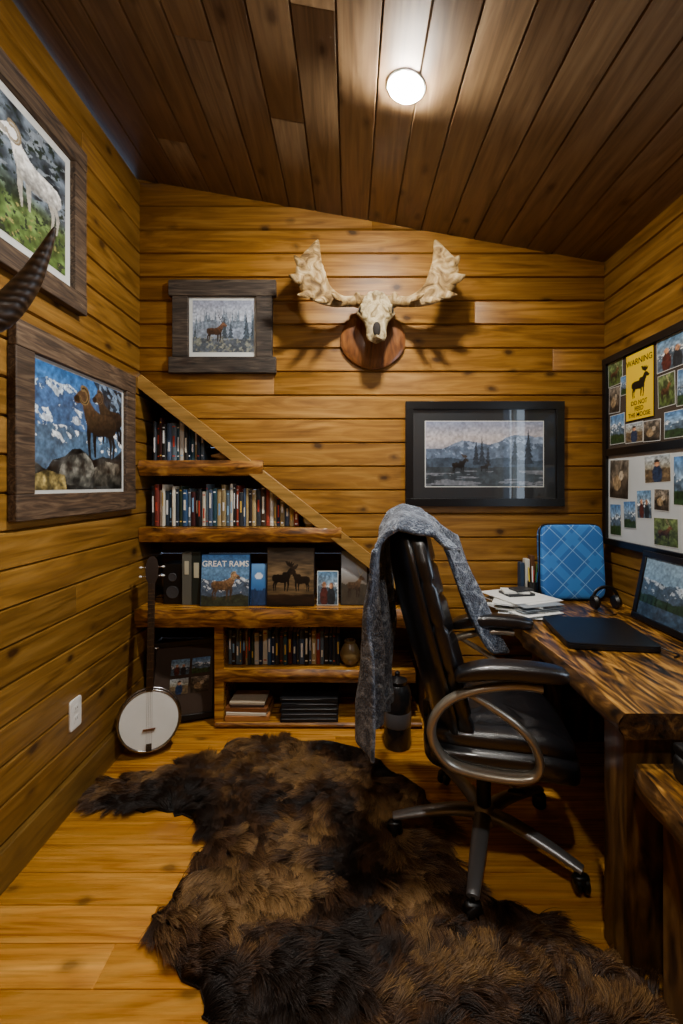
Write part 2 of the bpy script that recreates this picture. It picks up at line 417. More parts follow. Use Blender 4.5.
mb = MB('window_1', [M_trimY, M_mat])
for z in (WZ0, WZ1): mb.box((XR-.02, W0-.07, z-.035), (XR+.08, W1+.07, z+.035))
for y in (W0, W1): mb.box((XR-.02, y-.035, WZ0-.03), (XR+.08, y+.035, WZ1+.03))
mb.box((XR+.02, (W0+W1)/2-.02, WZ0), (XR+.06, (W0+W1)/2+.02, WZ1), 1)
mb.build(.003)

# --------------------------------------------------------------- live-edge slab lofts
def slabX(mb, x0, x1, yb, yf, z0, z1, seed, amp=.02, m=0, me=1):
    n = max(8, int((x1-x0)/.03)); top = []
    for i in range(n+1):
        x = x0+(x1-x0)*i/n
        w = lambda q: (float(fbm(x*5+seed, q*3.3, seed, 4))-.5)*2*amp
        top.append((x, yf+.012+w(1), z1, yf+w(2)*1.2, z0+(z1-z0)*.55, yf+.016+w(3), z0))
    mb.loft([[(x, yb, z1), (x, a, z1)] for x, a, *_ in top], m, caps=False, closed=False, smooth=False, rnd=.3+seed*.01)
    mb.loft([[(x, a, z1), (x, b, zb+.006), (x, b, zb-.004), (x, c, zc)] for x, a, z, b, zb, c, zc in top], me, caps=False, closed=False, rnd=.2)
    mb.loft([[(x, c, zc), (x, yb, zc)] for x, a, z, b, zb, c, zc in top], m, caps=False, closed=False, smooth=False, rnd=.2)
    for x, a, z, b, zb, c, zc in (top[0], top[-1]):
        mb.add([(x, yb, z1), (x, a, z1), (x, b, zb), (x, c, zc), (x, yb, zc)], [(0, 1, 2, 3, 4)], m)
book = MB('built_in_bookcase', [M_slab, M_slabE, M_nook])
yb = 2.97
slabX(book, XL+.005, -.51, yb, YB-.035, 1.485, 1.575, 1)
slabX(book, XL+.005, -.05, yb, YB-.035, 1.095, 1.18, 2)
slabX(book, XL+.005, XE-.06, yb, YB-.09, .61, .715, 3, amp=.03)
slabX(book, -.79, XE-.06, yb, YB-.03, .27, .345, 4)
slabX(book, -.79, XE-.02, yb, YB-.03, .005, .035, 5, amp=.004)
book.box((-.80, YB-.01, .006), (-.745, yb, .608), 0)
book.box((-.745, yb-.012, .03), (.40, yb-.001, .6), 2)
book.build(.003)

PAL = ['#1b2a44', '#16181c', '#3a1414', '#22301f', '#40506a', '#c9c3b2', '#b6b2a8', '#6b2a22', '#20404c', '#8a7a55', '#101a2c', '#31343a', '#1c2a3a', '#8c3a2a', '#2a4a70', '#1a1a1a', '#51606c', '#2c2018', '#a89468', '#0f2438', '#262a30', '#3c2a1e']
def bookrow(name, x0, x1, yf, z0, hmin, hmax, seed, wmin=.014, wmax=.03, lim=None):
    rs = random.Random(seed); mb = MB(name, M_cloth); x = x0
    while x < x1-wmin:
        w = min(rs.uniform(wmin, wmax), x1-x); h = rs.uniform(hmin, hmax)
        if lim: h = min(h, lim(x+w)-z0-.01)
        if h < .08: break
        y = yf+rs.uniform(0, .018); D = rs.uniform(.13, .17); c = rs.choice(PAL)
        zs = z0+.002
        prof = [(x+.0005, y+.004), (x+w*.25, y), (x+w*.75, y), (x+w-.0005, y+.004), (x+w-.0005, y+D), (x+.0005, y+D)]
        mb.loft([[(p, q, zs) for p, q in prof], [(p, q, zs+h) for p, q in prof]], 0, c, smooth=False)
        mb.box((x+.003, y+.006, zs+h-.001), (x+w-.003, y+D-.004, zs+h+.0004), 0, '#cfc4a4')
        lc = rs.choice(['#e8e2d0', '#c9a24a', '#d8d8d8', '#b03a2a', '#e8e8e8', '#79a0c4'])
        k = rs.random()
        if k < .75:
            a = rs.uniform(.2, .5); mb.box((x+w*.3, y-.0006, zs+h*a), (x+w*.7, y+.001, zs+h*(a+rs.uniform(.2, .42))), 0, lc)
        if k > .35:
            for q in (.1, .88): mb.box((x+w*.22, y-.0006, zs+h*q), (x+w*.78, y+.001, zs+h*q+.007), 0, lc)
        x += w+.0008
    return mb.build()
bookrow('book_row', -1.185, -.87, 2.70, 1.577, .20, .26, 3)
bookrow('book_row', -1.195, -.30, 2.69, 1.182, .20, .255, 5, lim=lambda x: ZT-(x-XL)/1.278-.01)
bookrow('book_row', -.735, -.06, 2.70, .347, .18, .225, 11)

mb = MB('carved_stone', plain('tan_stone', '#8f7040', .6, bump=.4, bscale=30))
mb.sell((-.77, 2.72, 1.605), (.07, .045, .028), .8, .9, fn=lambda p: Vector((p.x, p.y, p.z*(1+.5*math.sin(p.x*30))))); mb.build()
mb = MB('small_clock', [plain('brass', '#8d7a50', .3, metal=.9), vcol('clock_dial')])
mb.lathe((-.245, 2.70, 1.224), [(.0, .02), (.034, .02), (.036, .01), (.036, -.005), (.03, -.012), (.027, -.006), (0, -.006)], axis=(0, -1, 0))
mb.lathe((-.245, 2.675, 1.224), [(.0, .0), (.028, .0), (.028, .004), (0, .004)], axis=(0, -1, 0), mat=1, col='#c8c8c0')
mb.box((-.265, 2.69, 1.181), (-.225, 2.72, 1.191)); mb.build()

ZCt = .717
mb = MB('shelf_speaker', [M_plast, plain('speaker_cone', '#333336', .6)])
mb.box((-1.12, 2.70, ZCt), (-1.01, 2.84, ZCt+.24))
for z, r in ((.07, .038), (.16, .026)): mb.lathe((-1.065, 2.70, ZCt+z), [(r, 0), (r, .004), (r*.85, .004), (r*.3, -.0), (0, .002)], axis=(0, -1, 0), mat=1)
mb.build(.004)
mb = MB('binder_pair', M_cloth)
mb.box((-1.0, 2.68, ZCt), (-.945, 2.84, ZCt+.31), 0, '#5a5a52'); mb.box((-.942, 2.68, ZCt), (-.89, 2.84, ZCt+.315), 0, '#1c2420')
mb.box((-.985, 2.678, ZCt+.18), (-.96, 2.68, ZCt+.26), 0, '#b8b49c'); mb.box((-.93, 2.678, ZCt+.16), (-.90, 2.68, ZCt+.25), 0, '#b8b49c')
mb.build(.003)
c = Cv(80, 84); c.grad([(0, '#26405e'), (.35, '#3f6790'), (.7, '#6a93bc'), (1, '#2f5a8c')]); c.ridge(.5, .2, 3, 4, '#47566a', '#cfd8e0')
c.ridge(.2, .06, 4, 8, '#2f3428'); c.animal(.45, .34, .45, 0, 'ram', '#7a5c40', '#4a3828', '#b8a078'); c.tex(.3)
mb = MB('great_rams_book', [M_paint]); w, h = .285, .30
Rv = Vector((0, .1, 1)).normalized()
O = Vector((-.88, 2.640, ZCt+.001)); Ux = Vector((1, .0, 0))
mb.obox(O+Ux*w/2+Rv*h/2+Vector((0, .017, 0)), Ux*w/2, (0, .013, 0), Rv*h/2, 0, '#1f3a5c')
mb.pic(O+Vector((.002, .003, .0)), Ux*(w-.004), Rv*(h-.002), c.a)
mb.text('GREAT RAMS', O+Ux*w/2+Rv*(h*.77)+Vector((0, .002, 0)), Ux, Rv, .047, 0, '#f0f0ea'); mb.build()
def easel_book(name, x, w, h, y, arr, cov, lean=.12, t=.012, ry=0):
    mb = MB(name, M_paint); R = Vector((0, lean, 1)).normalized(); U = Vector((math.cos(ry), math.sin(ry), 0)); N = U.cross(R)
    O = Vector((x, y, ZCt+.002)); mb.obox(O+U*w/2+R*h/2-N*t, U*w/2, N*t, R*h/2, 0, cov)
    if arr is not None: mb.pic(O+U*.004+R*.004+N*.001, U*(w-.008), R*(h-.008), arr)
    return mb.build()
c = Cv(30, 40); c.grad([(0, '#1d3c70'), (.5, '#3b74b4'), (1, '#6aa0d8')]); c.ridge(.35, .1, 3, 3, '#20365a'); c.ell(.5, .7, .2, .08, '#dfe8f4')
easel_book('blue_book', -.590, .095, .245, 2.66, c.a, '#21406e')
c = Cv(100, 110); c.grad([(0, '#1c120c'), (.18, '#2a1c12'), (.2, '#5a4830'), (.6, '#6e5a40'), (.85, '#3a3026'), (1, '#24201a')])
c.tex(.5, 5, 30, 3)
c.animal(.3, .42, .36, 0, 'moose', '#100b08', '#0a0705', '#1a120c'); c.animal(.74, .40, .32, 1, 'moose', '#1c140e', '#0a0705', '#2a2018')
easel_book('carved_moose_box', -.49, .28, .34, 2.645, c.a, '#1c140e', .06, .02)
easel_book('photo_print', -.195, .125, .20, 2.66, photo(3, 40, 52), '#d8d8d0', .14, .004)
c = Cv(40, 60); c.grad([(0, '#2c2a26'), (.4, '#7c746a'), (.7, '#b4b8bc'), (1, '#7c8894')]); c.ridge(.4, .1, 3, 6, '#3f382e'); c.animal(.5, .3, .35, 0, 'elk', '#5a4430', '#2a1c14', '#c8b890')
easel_book('wildlife_book', -.055, .16, .32, 2.67, c.a, '#31302c', .1, .012)

mb = MB('painted_vase', plain('mottled_glaze', '#77603a', .3, bump=.3, bscale=40))
mb.lathe((.0, 2.72, .348), [(.03, 0), (.055, .03), (.062, .07), (.045, .11), (.03, .13), (.034, .145), (.028, .145), (.02, .12)]); mb.build()
mb = MB('paper_stack', M_cloth); z = .037
for k, (w, dp, t, cc) in enumerate([(.26, .2, .03, '#a9713c'), (.24, .19, .018, '#d8d0be'), (.25, .18, .025, '#7a4a26'), (.2, .17, .014, '#3b2a22'), (.21, .16, .014, '#b8a890')]):
    mb.rbox((-.61, 2.75, z+t/2), (w, dp, t), random.uniform(-.08, .08), 0, cc); z += t+.0005
mb.build(.002)
mb = MB('black_binder_stack', M_cloth); z = .037
for k in range(5):
    t = .026; mb.rbox((-.24, 2.75, z+t/2), (.34-.01*(k % 2), .22, t), random.uniform(-.03, .03), 0, ['#101114', '#1c1d22'][k % 2]); z += t+.003
    mb.box((-.40, 2.638, z-.012), (-.08, 2.642, z-.008), 0, '#5a5c60')
mb.build(.004)
mb = MB('collage_photo_frame', [M_black, M_pic, plain('brown_mat', '#3a2a1e', .8)]); R = Vector((0, .22, 1)).normalized(); U = Vector((.95, .3, 0)).normalized(); N = U.cross(R).normalized()
O = Vector((-1.20, 2.63, .02)); mb.obox(O+U*.2+R*.23-N*.01, U*.2, N*.008, R*.23, 2)
for a, b, c_, d_ in ((0, 0, .40, .03), (0, .43, .40, .03), (0, .0, .03, .46), (.37, 0, .03, .46)):
    mb.obox(O+U*(a+c_/2)+R*(b+d_/2)+N*.004, U*c_/2, N*.008, R*d_/2)
for i in range(2):
    for j in range(2):
        p = O+U*(.12+.12*i)+R*(.15+.11*j)+N*.001; mb.pic(p, U*.105, R*.09, photo(20+i*3+j), 1)
mb.build(.002)

# --------------------------------------------------------------- banjo
mb = MB('banjo', [plain('banjo_head', '#dcdcd8', .5), plain('chrome', '#a8a8a8', .2, metal=1), plain('dark_rosewood', '#1c100a', .35), plain('rim_maple', '#5a3012', .35)])
b0 = Vector((-1.07, 2.40, .18)); ax = (Vector((-1.118, 2.545, 1.04))-b0).normalized()
F = Vector((.42, -1, .1)); F = (F-ax*F.dot(ax)).normalized(); S_ = ax.cross(F).normalized()
mb.lathe(b0, [(.0, -.045), (.14, -.045), (.147, -.04), (.147, .018)], mat=3, axis=F, seg=40)
mb.lathe(b0, [(.144, .018), (.143, .0265), (.1, .028), (0, .028)], mat=0, axis=F, seg=40)
for rr, hh in ((.15, .022), (.156, -.01)):
    ring = [b0+F*hh+(ax*math.cos(t)+S_*math.sin(t))*rr for t in np.linspace(0, 2*math.pi, 41)]
    mb.sweep(ring, .006, 8, F, 1, smoothpath=False)
for k in range(20):
    t = 2*math.pi*k/20; e = ax*math.cos(t)+S_*math.sin(t)
    mb.cyl(b0+e*.155+F*.024, b0+e*.155-F*.035, .003, mat=1, seg=6)
nk = b0+ax*.14
mb.obox(nk+ax*.29+F*.020, ax*.28, S_*.018, F*.012, 2); mb.obox(nk+ax*.29+F*.004, ax*.27, S_*.014, F*.008, 3)
hd = nk+ax*.57
mb.loft([[hd+S_*a*w_+F*b_+ax*l for a, b_ in ((-1, .0), (1, .0), (1, .018), (-1, .018))] for l, w_ in ((0, .017), (.03, .03), (.09, .034), (.13, .026), (.15, .01))], 2, smooth=False)
for l in (.04, .09):
    for sd in (-1, 1):
        mb.cyl(hd+ax*l+F*.008+S_*sd*.03, hd+ax*l+F*.008+S_*sd*.055, .004, mat=1, seg=8); mb.sell(hd+ax*l+F*.008+S_*sd*.058, (.009, .009, .006), 1, 1, 10, 8, mat=0)
for k in range(18): mb.obox(nk+ax*(.03+.5*(1-.94**k)*1.55)+F*.0325, ax*.0008, S_*.017, F*.0006, 1)
for k in range(4): mb.cyl(hd+S_*(k-1.5)*.007+F*.036, b0-ax*.12+S_*(k-1.5)*.009+F*.038, .0006, mat=1, seg=5)
mb.obox(b0-ax*.04+F*.033, ax*.003, S_*.03, F*.006, 3)
mb.obox(b0-ax*.128+F*.032, ax*.018, S_*.014, F*.004, 1)
mb.sweep([nk+ax*.22+S_*.02, nk+ax*.22+S_*.04], .004, 8, F, 1, smoothpath=False)
mb.build()

# --------------------------------------------------------------- framed pictures
def frame(mb, O, U, V, w, h, fw, dp, mat=0, over=0):
    O, U, V = map(Vector, (O, U, V)); N = U.cross(V)
    for a in (0, h-fw): mb.obox(O+U*w/2+V*(a+fw/2)+N*dp/2, U*(w/2+over), V*fw/2, N*dp/2, mat)
    for a in (0, w-fw): mb.obox(O+U*(a+fw/2)+V*h/2+N*(dp/2-.002), U*fw/2, V*(h/2-fw), N*(dp/2), mat)
Y, Z, X = Vector((0, 1, 0)), Vector((0, 0, 1)), Vector((1, 0, 0))
c = Cv(230, 180, .67/.54); c.grad([(0, '#5f80a4'), (.5, '#86acd4'), (.8, '#4a80bc'), (1, '#2c609c')])
c.ridge(.88, .12, 2.4, 5, '#3a5a86', '#bccede'); c.ridge(.68, .12, 3, 2, '#3c5c86', '#c8d6e6'); c.ridge(.50, .1, 4, 14, '#4a6480', '#dde6ee')
c.poly([(.60, 1), (1, 1), (1, .45), (.93, .5), (.88, .72), (.78, .76), (.70, .88)], '#222c38', .9, 16)
c.put((c.Y > .5) & (c.X > .68) & (fbm(c.XA*18, c.Y*22+c.XA*9, 66, 4) > .60), '#7088a4')
c.poly([(0, 0), (1, 0), (1, .40), (.93, .34), (.86, .30), (.72, .31), (.6, .27), (.45, .36), (.36, .35), (.28, .28), (.16, .24), (.1, .16), (0, .22)], '#2c2c2a', 1.3, 9, 5)
c.poly([(.2, .05), (.24, .2), (.33, .29), (.5, .33), (.58, .26), (.62, .18), (.55, .02)], '#54544e', 1.2, 12, 8, shade=.8)
c.poly([(.6, .02), (.62, .2), (.75, .27), (.95, .25), (1, .05)], '#45433c', 1.2, 12, 18, shade=.8)
c.poly([(0, 0), (.3, .0), (.28, .12), (.1, .16), (0, .12)], '#77693f', 1.0, 20, 2)
c.tex(.35, 26, 26); c.animal(.84, .64, .40, 1, 'ram', '#35281e', '#1a1410', '#5a4836'); c.animal(.70, .54, .52, 1, 'ram', '#3c2d20', '#1c1610', '#75603f'); c.tex(.2, 50, 50, 9)
mb = MB('bighorn_rams_picture', [M_barn, M_pic, M_mat])
O = Vector((XL+.001, 1.63, 1.295)); frame(mb, O, Y, Z, .91, .745, .10, .035)
mb.obox(O+Y*.455+Z*.3725+X*.008, Y*.4, Z*.32, X*.005, 2)
mb.pic(O+Y*.12+Z*.115+X*.0145, Y*.67, Z*.515, c.a, 1); mb.build(.004)
c = Cv(170, 190, .5/.6); c.grad([(0, '#42582c'), (.3, '#52653a'), (.45, '#4d5760'), (1, '#717d8a')])
c.tex(.9, 14, 14, 3)
c.poly([(0, .35), (.3, .5), (.6, .42), (1, .6), (1, 1), (0, 1)], '#4f5862', 1.2, 9, 7)
c.put((fbm(c.XA*12-c.Y*14, c.Y*20, 24) > .60) & (c.Y > .45), '#7d8791')
c.put((fbm(c.XA*25, c.Y*25, 4) > .70) & (c.Y < .3), '#8c8450'); c.put((fbm(c.XA*30, c.Y*30, 14) > .64), '#28322a')
c.animal(.66, .52, .46, 1, 'ram', '#e4e2dc', '#a8a49a', '#8c7a5c'); c.tex(.2, 40, 40, 8)
mb = MB('dall_sheep_picture', [M_barn, M_pic, M_mat]); O = Vector((XL+.001, 1.33, 2.2))
frame(mb, O, Y, Z, .73, .74, .085, .04); mb.obox(O+Y*.365+Z*.37+X*.008, Y*.31, Z*.31, X*.005, 2)
mb.pic(O+Y*.12+Z*.13+X*.0145, Y*.49, Z*.49, c.a, 1); mb.build(.004)
c = Cv(130, 106); c.grad([(0, '#3a4450'), (.35, '#8896a6'), (.6, '#b4bcc8'), (1, '#8a90a4')]); c.ridge(.6, .08, 3, 2, '#7a8494'); c.trees(.45, .4, 26, 3, '#6a7684'); c.trees(.25, .5, 7, 6, '#3c4650')
c.ridge(.26, .04, 4, 9, '#4a5058'); c.put((fbm(c.XA*20, c.Y*20, 4) > .60) & (c.Y < .3), '#74766c'); c.animal(.36, .36, .32, 0, 'elk', '#4a3426', '#2c2018', '#241a12'); c.tex(.3)
mb = MB('elk_picture', [M_barnX, M_pic, M_mat]); O = Vector((-1.06, YB-.001, 2.085))
frame(mb, O+X*.02, X, Z, .585, .545, .095, .035, over=.022); mb.obox(O+X*.31+Z*.27-Y*.008, X*.24, Z*.22, Y*.005, 2)
mb.pic(O+X*.135+Z*.125-Y*.0145, X*.36, Z*.305, c.a, 1); mb.build(.004)
c = Cv(200, 110); c.grad([(0, '#2a323c'), (.3, '#4c5864'), (.5, '#9494a0'), (.75, '#b8aeac'), (1, '#8088a0')]); c.ridge(.68, .22, 2.2, 12, '#566478', '#7d8ca4'); c.ridge(.42, .05, 4, 3, '#3a4654')
c.trees(.32, .5, 6, 8, '#262e38'); c.ridge(.3, .03, 3, 5, '#343c42'); c.put((c.Y < .24) & (fbm(c.XA*3, c.Y*30, 2) > .55), '#6c7078'); c.animal(.28, .3, .2, 0, 'moose', '#1c1814', '#12100e', '#3a3026'); c.animal(.5, .28, .12, 0, 'moose', '#1c1814', '#12100e', '#1c1814'); c.tex(.25)
mb = MB('moose_lake_picture', [M_black, M_glossy, M_dmat, M_mat]); O = Vector((.325, YB-.001, 1.305))
frame(mb, O, X, Z, .93, .615, .045, .03); mb.obox(O+X*.465+Z*.307-Y*.008, X*.43, Z*.28, Y*.005, 2)
mb.obox(O+X*.465+Z*.307-Y*.0137, X*.35, Z*.195, Y*.0005, 3)
mb.pic(O+X*.12+Z*.1175-Y*.0148, X*.69, Z*.38, c.a, 1)
mb.build(.002)

# --------------------------------------------------------------- bulletin board
mb = MB('bulletin_board', [M_black, M_paint, plain('cork_dark', '#3a2e22', .9, bump=.5), plain('whiteboard', '#b9bdbe', .4)])
BY0, BY1, BZ0, BZ1, BS = 1.6, 2.63, 1.09, 2.16, 1.615
O = Vector((XR-.001, BY1, BZ0)); U = -Y
frame(mb, O, U, Z, BY1-BY0, BZ1-BZ0, .035, .03)
mb.obox((XR-.015, (BY0+BY1)/2, BS), X*.012, Y*(BY1-BY0)/2, Z*.02)
mb.obox((XR-.008, (BY0+BY1)/2, (BS+BZ1)/2), X*.004, Y*.5, Z*.26, 2); mb.obox((XR-.008, (BY0+BY1)/2, (BS+BZ0)/2), X*.004, Y*.5, Z*.25, 3)
LAY = [(.04, 1.99, .13, .13), (.045, 1.84, .10, .14), (.06, 1.66, .13, .16), (.16, 1.92, .07, .10), (.20, 1.655, .14, .10), (.45, 1.97, .2, .15), (.46, 1.80, .11, .15), (.35, 1.65, .12, .1), (.58, 1.79, .14, .16), (.50, 1.65, .2, .12), (.67, 1.98, .16, .13), (.74, 1.68, .16, .26), (.84, 1.95, .14, .16),
       (.05, 1.36, .17, .21), (.06, 1.15, .10, .17), (.19, 1.2, .1, .14), (.36, 1.44, .18, .13), (.30, 1.26, .11, .14), (.43, 1.14, .16, .13), (.43, 1.31, .1, .1), (.56, 1.34, .19, .22), (.63, 1.13, .14, .17), (.79, 1.2, .17, .2), (.78, 1.45, .15, .12)]
sd = 40
for k, (u0, z0, w, h) in enumerate(LAY):
    p = Vector((XR-.013-.0007*(k % 4), BY1-u0, z0)); tl = random.uniform(-.05, .05)
    U2 = Vector((0, -math.cos(tl), math.sin(tl))); V2 = Vector((0, math.sin(tl), math.cos(tl)))
    mb.obox(p+U2*w/2+V2*h/2, U2*(w/2+.003), V2*(h/2+.003), X*.0004, 1, '#c8c8c4'); mb.pic(p-X*.0008, U2*w, V2*h, photo(sd), 1); sd += 1
mb.build()
c = Cv(90, 140, .2/.34); c.grad([(0, '#e0b818'), (1, '#e6c01c')]); c.animal(.47, .47, .3, 0, 'moose', '#141008', '#141008', '#141008')
mb = MB('moose_warning_sign', [M_paint]); O = Vector((XR-.020, 2.415, 1.77)); w, h = .215, .345
mb.obox(O+U*w/2+Z*h/2+X*.001, U*w/2, Z*h/2, X*.001, 0, '#caa010'); mb.pic(O-X*.0005, U*w, Z*h, c.a)
mb.text('WARNING', O+U*w/2+Z*.285-X*.001, U, Z, .043, 0, '#141008')
for k, tx in enumerate(('DO NOT', 'FEED', 'THE MOOSE')): mb.text(tx, O+U*w/2+Z*(.075-k*.031)-X*.001, U, Z, .032, 0, '#141008')
mb.build()

# --------------------------------------------------------------- outlet
mb = MB('wall_outlet', [M_white, M_black]); cy, cz = 2.03, .40
mb.sell((XL+.003, cy, cz), (.005, .042, .068), .2, .2)
for dz in (-.024, .024):
    mb.sell((XL+.0075, cy, cz+dz), (.002, .018, .016), .3, .5)
    for dy in (-.006, .006): mb.box((XL+.009, cy+dy-.001, cz+dz-.003), (XL+.0099, cy+dy+.001, cz+dz+.006), 1)
mb.build()

# --------------------------------------------------------------- moose antlers
mb = MB('moose_antler_mount', [M_plq, M_bone, plain('eye_socket', '#150d06', .9), M_skull])
cx, cz, yw = .145, 2.36, YB
rings = []
for yy, s_ in ((0, 1.0), (-.022, 1.0), (-.032, .9)):
    ring = []
    for k in range(40):
        t = 2*math.pi*k/40
        xx = .19*math.copysign(abs(math.cos(t))**.8, math.cos(t)); zz = .17*math.copysign(abs(math.sin(t))**.85, math.sin(t))
        if zz < 0: xx *= 1-.35*(-zz/.17)**2
        ring.append((cx-.01+xx*s_, yw+yy-.001, 2.29+zz*s_*.95-.02))
    rings.append(ring)
mb.loft(rings, 0, smooth=False)
S0 = Vector((cx, 2.56, 2.40))
sk = []
for h, rx, ry, dy in ((.12, .03, .02, .04), (.11, .07, .045, .03), (.085, .105, .06, .01), (.05, .092, .07, -.01), (.02, .098, .07, -.02), (-.01, .108, .062, -.03), (-.04, .088, .055, -.045), (-.07, .066, .05, -.06), (-.11, .056, .045, -.07), (-.15, .056, .038, -.08), (-.175, .046, .03, -.085), (-.185, .02, .015, -.085)):
    ring = []
    for t in np.linspace(0, 2*math.pi, 33)[:-1]:
        ca, sa = math.cos(t), math.sin(t)
        ring.append((S0.x+rx*math.copysign(abs(ca)**.8, ca), S0.y+dy+ry*sa-(.012*math.exp(-(ca/.25)**2) if sa < 0 else 0)+.012*math.sin(5*t+h*40)*.3, S0.z+h+.004*math.sin(3*t)))
    sk.append(ring)
mb.loft(sk, 3)
for q in (-.055, .0, .055):
    mb.sell(S0+Vector((q*.5, -.075+abs(q)*.3, .065)), (.028, .014, .04), .9, .9, 14, 10, mat=3)
mb.sell(S0+Vector((0, -.12, -.125)), (.022, .018, .04), .9, .9, 14, 10, mat=2)
SPINE = [(.04, -.01, .08), (.10, -.03, .065), (.18, -.07, .045), (.25, -.11, .05), (.31, -.14, .08), (.352, -.15, .14), (.36, -.15, .21), (.345, -.13, .28), (.32, -.10, .37)]
for s_ in (-1, 1):
    rimp = [S0+Vector((s_*(.082+.004*math.cos(a)), -.062+.026*math.cos(a)*1.0, .0+.026*math.sin(a))) for a in np.linspace(0, 2*math.pi, 17)]
    mb.sweep(rimp, .008, 8, (1, 0, 0), 3, smoothpath=False)
    mb.sell(S0+Vector((s_*.080, -.058, .0)), (.018, .026, .023), .9, .9, 16, 10, mat=2)
    mb.sweep([S0+Vector((s_*p[0], p[1], p[2])) for p in SPINE],
             [(.026, .026), (.03, .03), (.03, .024), (.048, .02), (.07, .015), (.082, .012), (.072, .011), (.045, .009), (.004, .004)], 20, (0, 1, .0), 1, res=7)
    mb.sell(S0+Vector((s_*.105, -.03, .07)), (.02, .04, .042), .8, .8, 16, 10, mat=1)
    def tine(p, q, r):
        p = Vector(p); q = Vector(q); m = (p+q)/2+Vector((0, -.012, -.008))
        P_ = [S0+Vector((s_*v.x, v.y, v.z)) for v in (p, m, q)]
        mb.sweep(P_, [(r*1.3, r*.6), (r, r*.5), .003], 8, (0, 1, 0), 1)
    for p, q, r in (((.34, -.14, .06), (.425, -.17, .04), .020), ((.39, -.15, .13), (.472, -.16, .15), .026), ((.39, -.15, .20), (.445, -.14, .265), .022),
                    ((.27, -.12, .04), (.33, -.2, .0), .018), ((.2, -.09, .05), (.24, -.23, .02), .02)):
        tine(p, q, r)
mb.build()

# --------------------------------------------------------------- horn mount on left wall (partly in view)
mb = MB('mounted_horns', [M_plq, M_horn, M_bone])
mb.lathe((XL+.001, 1.12, 1.84), [(.0, 0), (.13, 0), (.13, .015), (.115, .024), (0, .024)], axis=(1, 0, 0))
mb.sweep([(XL+.02, 1.12, 1.84), (XL+.1, 1.12, 1.85), (XL+.15, 1.12, 1.82), (XL+.2, 1.12, 1.72)], [.05, .07, .06, .03], 16, (0, 0, 1), 2)
for s_ in (-1, 1):
    mb.sweep([(XL+.11, 1.12+s_*.04, 1.87), (XL+.15, 1.12+s_*.13, 1.88), (XL+.22, 1.12+s_*.19, 1.93), (XL+.29, 1.12+s_*.205, 2.02), (XL+.34, 1.12+s_*.2, 2.10), (XL+.385, 1.12+s_*.19, 2.18)],
             [.052, .050, .044, .033, .02, .004], 18, (0, 1, .2), 1)
mb.build()

# --------------------------------------------------------------- desk
def slabY(mb, y0, y1, xb, xf, z0, z1, seed, amp=.02, m=0, me=1, skew=0):
    n = max(8, int((y1-y0)/.03)); rows = []
    for i in range(n+1):
        y = y0+(y1-y0)*i/n; o = skew*(1-i/n)
        w = lambda q: (float(fbm(y*5+seed, q*3.3, seed, 4))-.5)*2*amp+o
        rows.append((y, xf+.014+w(1), xf+w(2)*1.1, xf+.02+w(3)))
    zm = z0+(z1-z0)*.5
    mb.loft([[(a, y, z1), (xb, y, z1)] for y, a, b, c in rows], m, caps=False, closed=False, smooth=False, rnd=.37)
    mb.loft([[(c, y, z0), (b, y, zm-.008), (b, y, zm+.012), (a, y, z1)] for y, a, b, c in rows], me, caps=False, closed=False, rnd=.2)
    mb.loft([[(xb, y, z0), (c, y, z0)] for y, a, b, c in rows], m, caps=False, closed=False, smooth=False, rnd=.2)
    for k, (y, a, b, c) in enumerate((rows[0], rows[-1])):
        q = (0, 1, 2, 3, 4); mb.add([(xb, y, z1), (a, y, z1), (b, y, zm), (c, y, z0), (xb, y, z0)], [q if k == 0 else q[::-1]], me)
DZ = .78
mb = MB('live_edge_desk', [M_desk, M_deskE, M_leg])
slabY(mb, 1.28, YB-.004, XR-.012, .77, DZ-.075, DZ, 4, .025)
mb.box((.80, 1.31, .002), (1.46, 1.42, DZ-.076), 2, rnd=.4)
mb.box((1.05, 2.50, .002), (1.46, 2.60, DZ-.076), 2, rnd=.6)
mb.box((1.40, 1.43, .45), (1.45, 2.49, DZ-.077), 2, rnd=.8)
mb.build(.006)
mb = MB('low_slab_bench', [M_desk, M_deskE, M_leg])
slabY(mb, .45, 1.275, XR-.03, .80, .56, .64, 9, .03, skew=-.09)
mb.box((.93, .55, .002), (1.43, .63, .559), 2); mb.box((.86, 1.14, .002), (1.43, 1.24, .559), 2)
mb.build(.006)

mb = MB('laptop_computer', [M_plast, plain('laptop_lid', '#101216', .35, metal=.2)])
R = Matrix.Rotation(math.radians(-8), 4, 'Z'); mb.M = Matrix.Translation((1.06, 1.94, DZ)) @ R
mb.sell((0, 0, .012), (.175, .19, .009), .15, .12, mat=0); mb.sell((0, 0, .0235), (.174, .189, .004), .15, .12, mat=1)
for a in (-.13, .13):
    for b in (-.15, .15): mb.cyl((a, b, .0), (a, b, .005), .008, seg=10)
mb.sweep([(.17, -.13, .012), (.2, -.16, .006), (.22, -.2, .005), (.19, -.23, .005)], .003, 8)
mb.build()

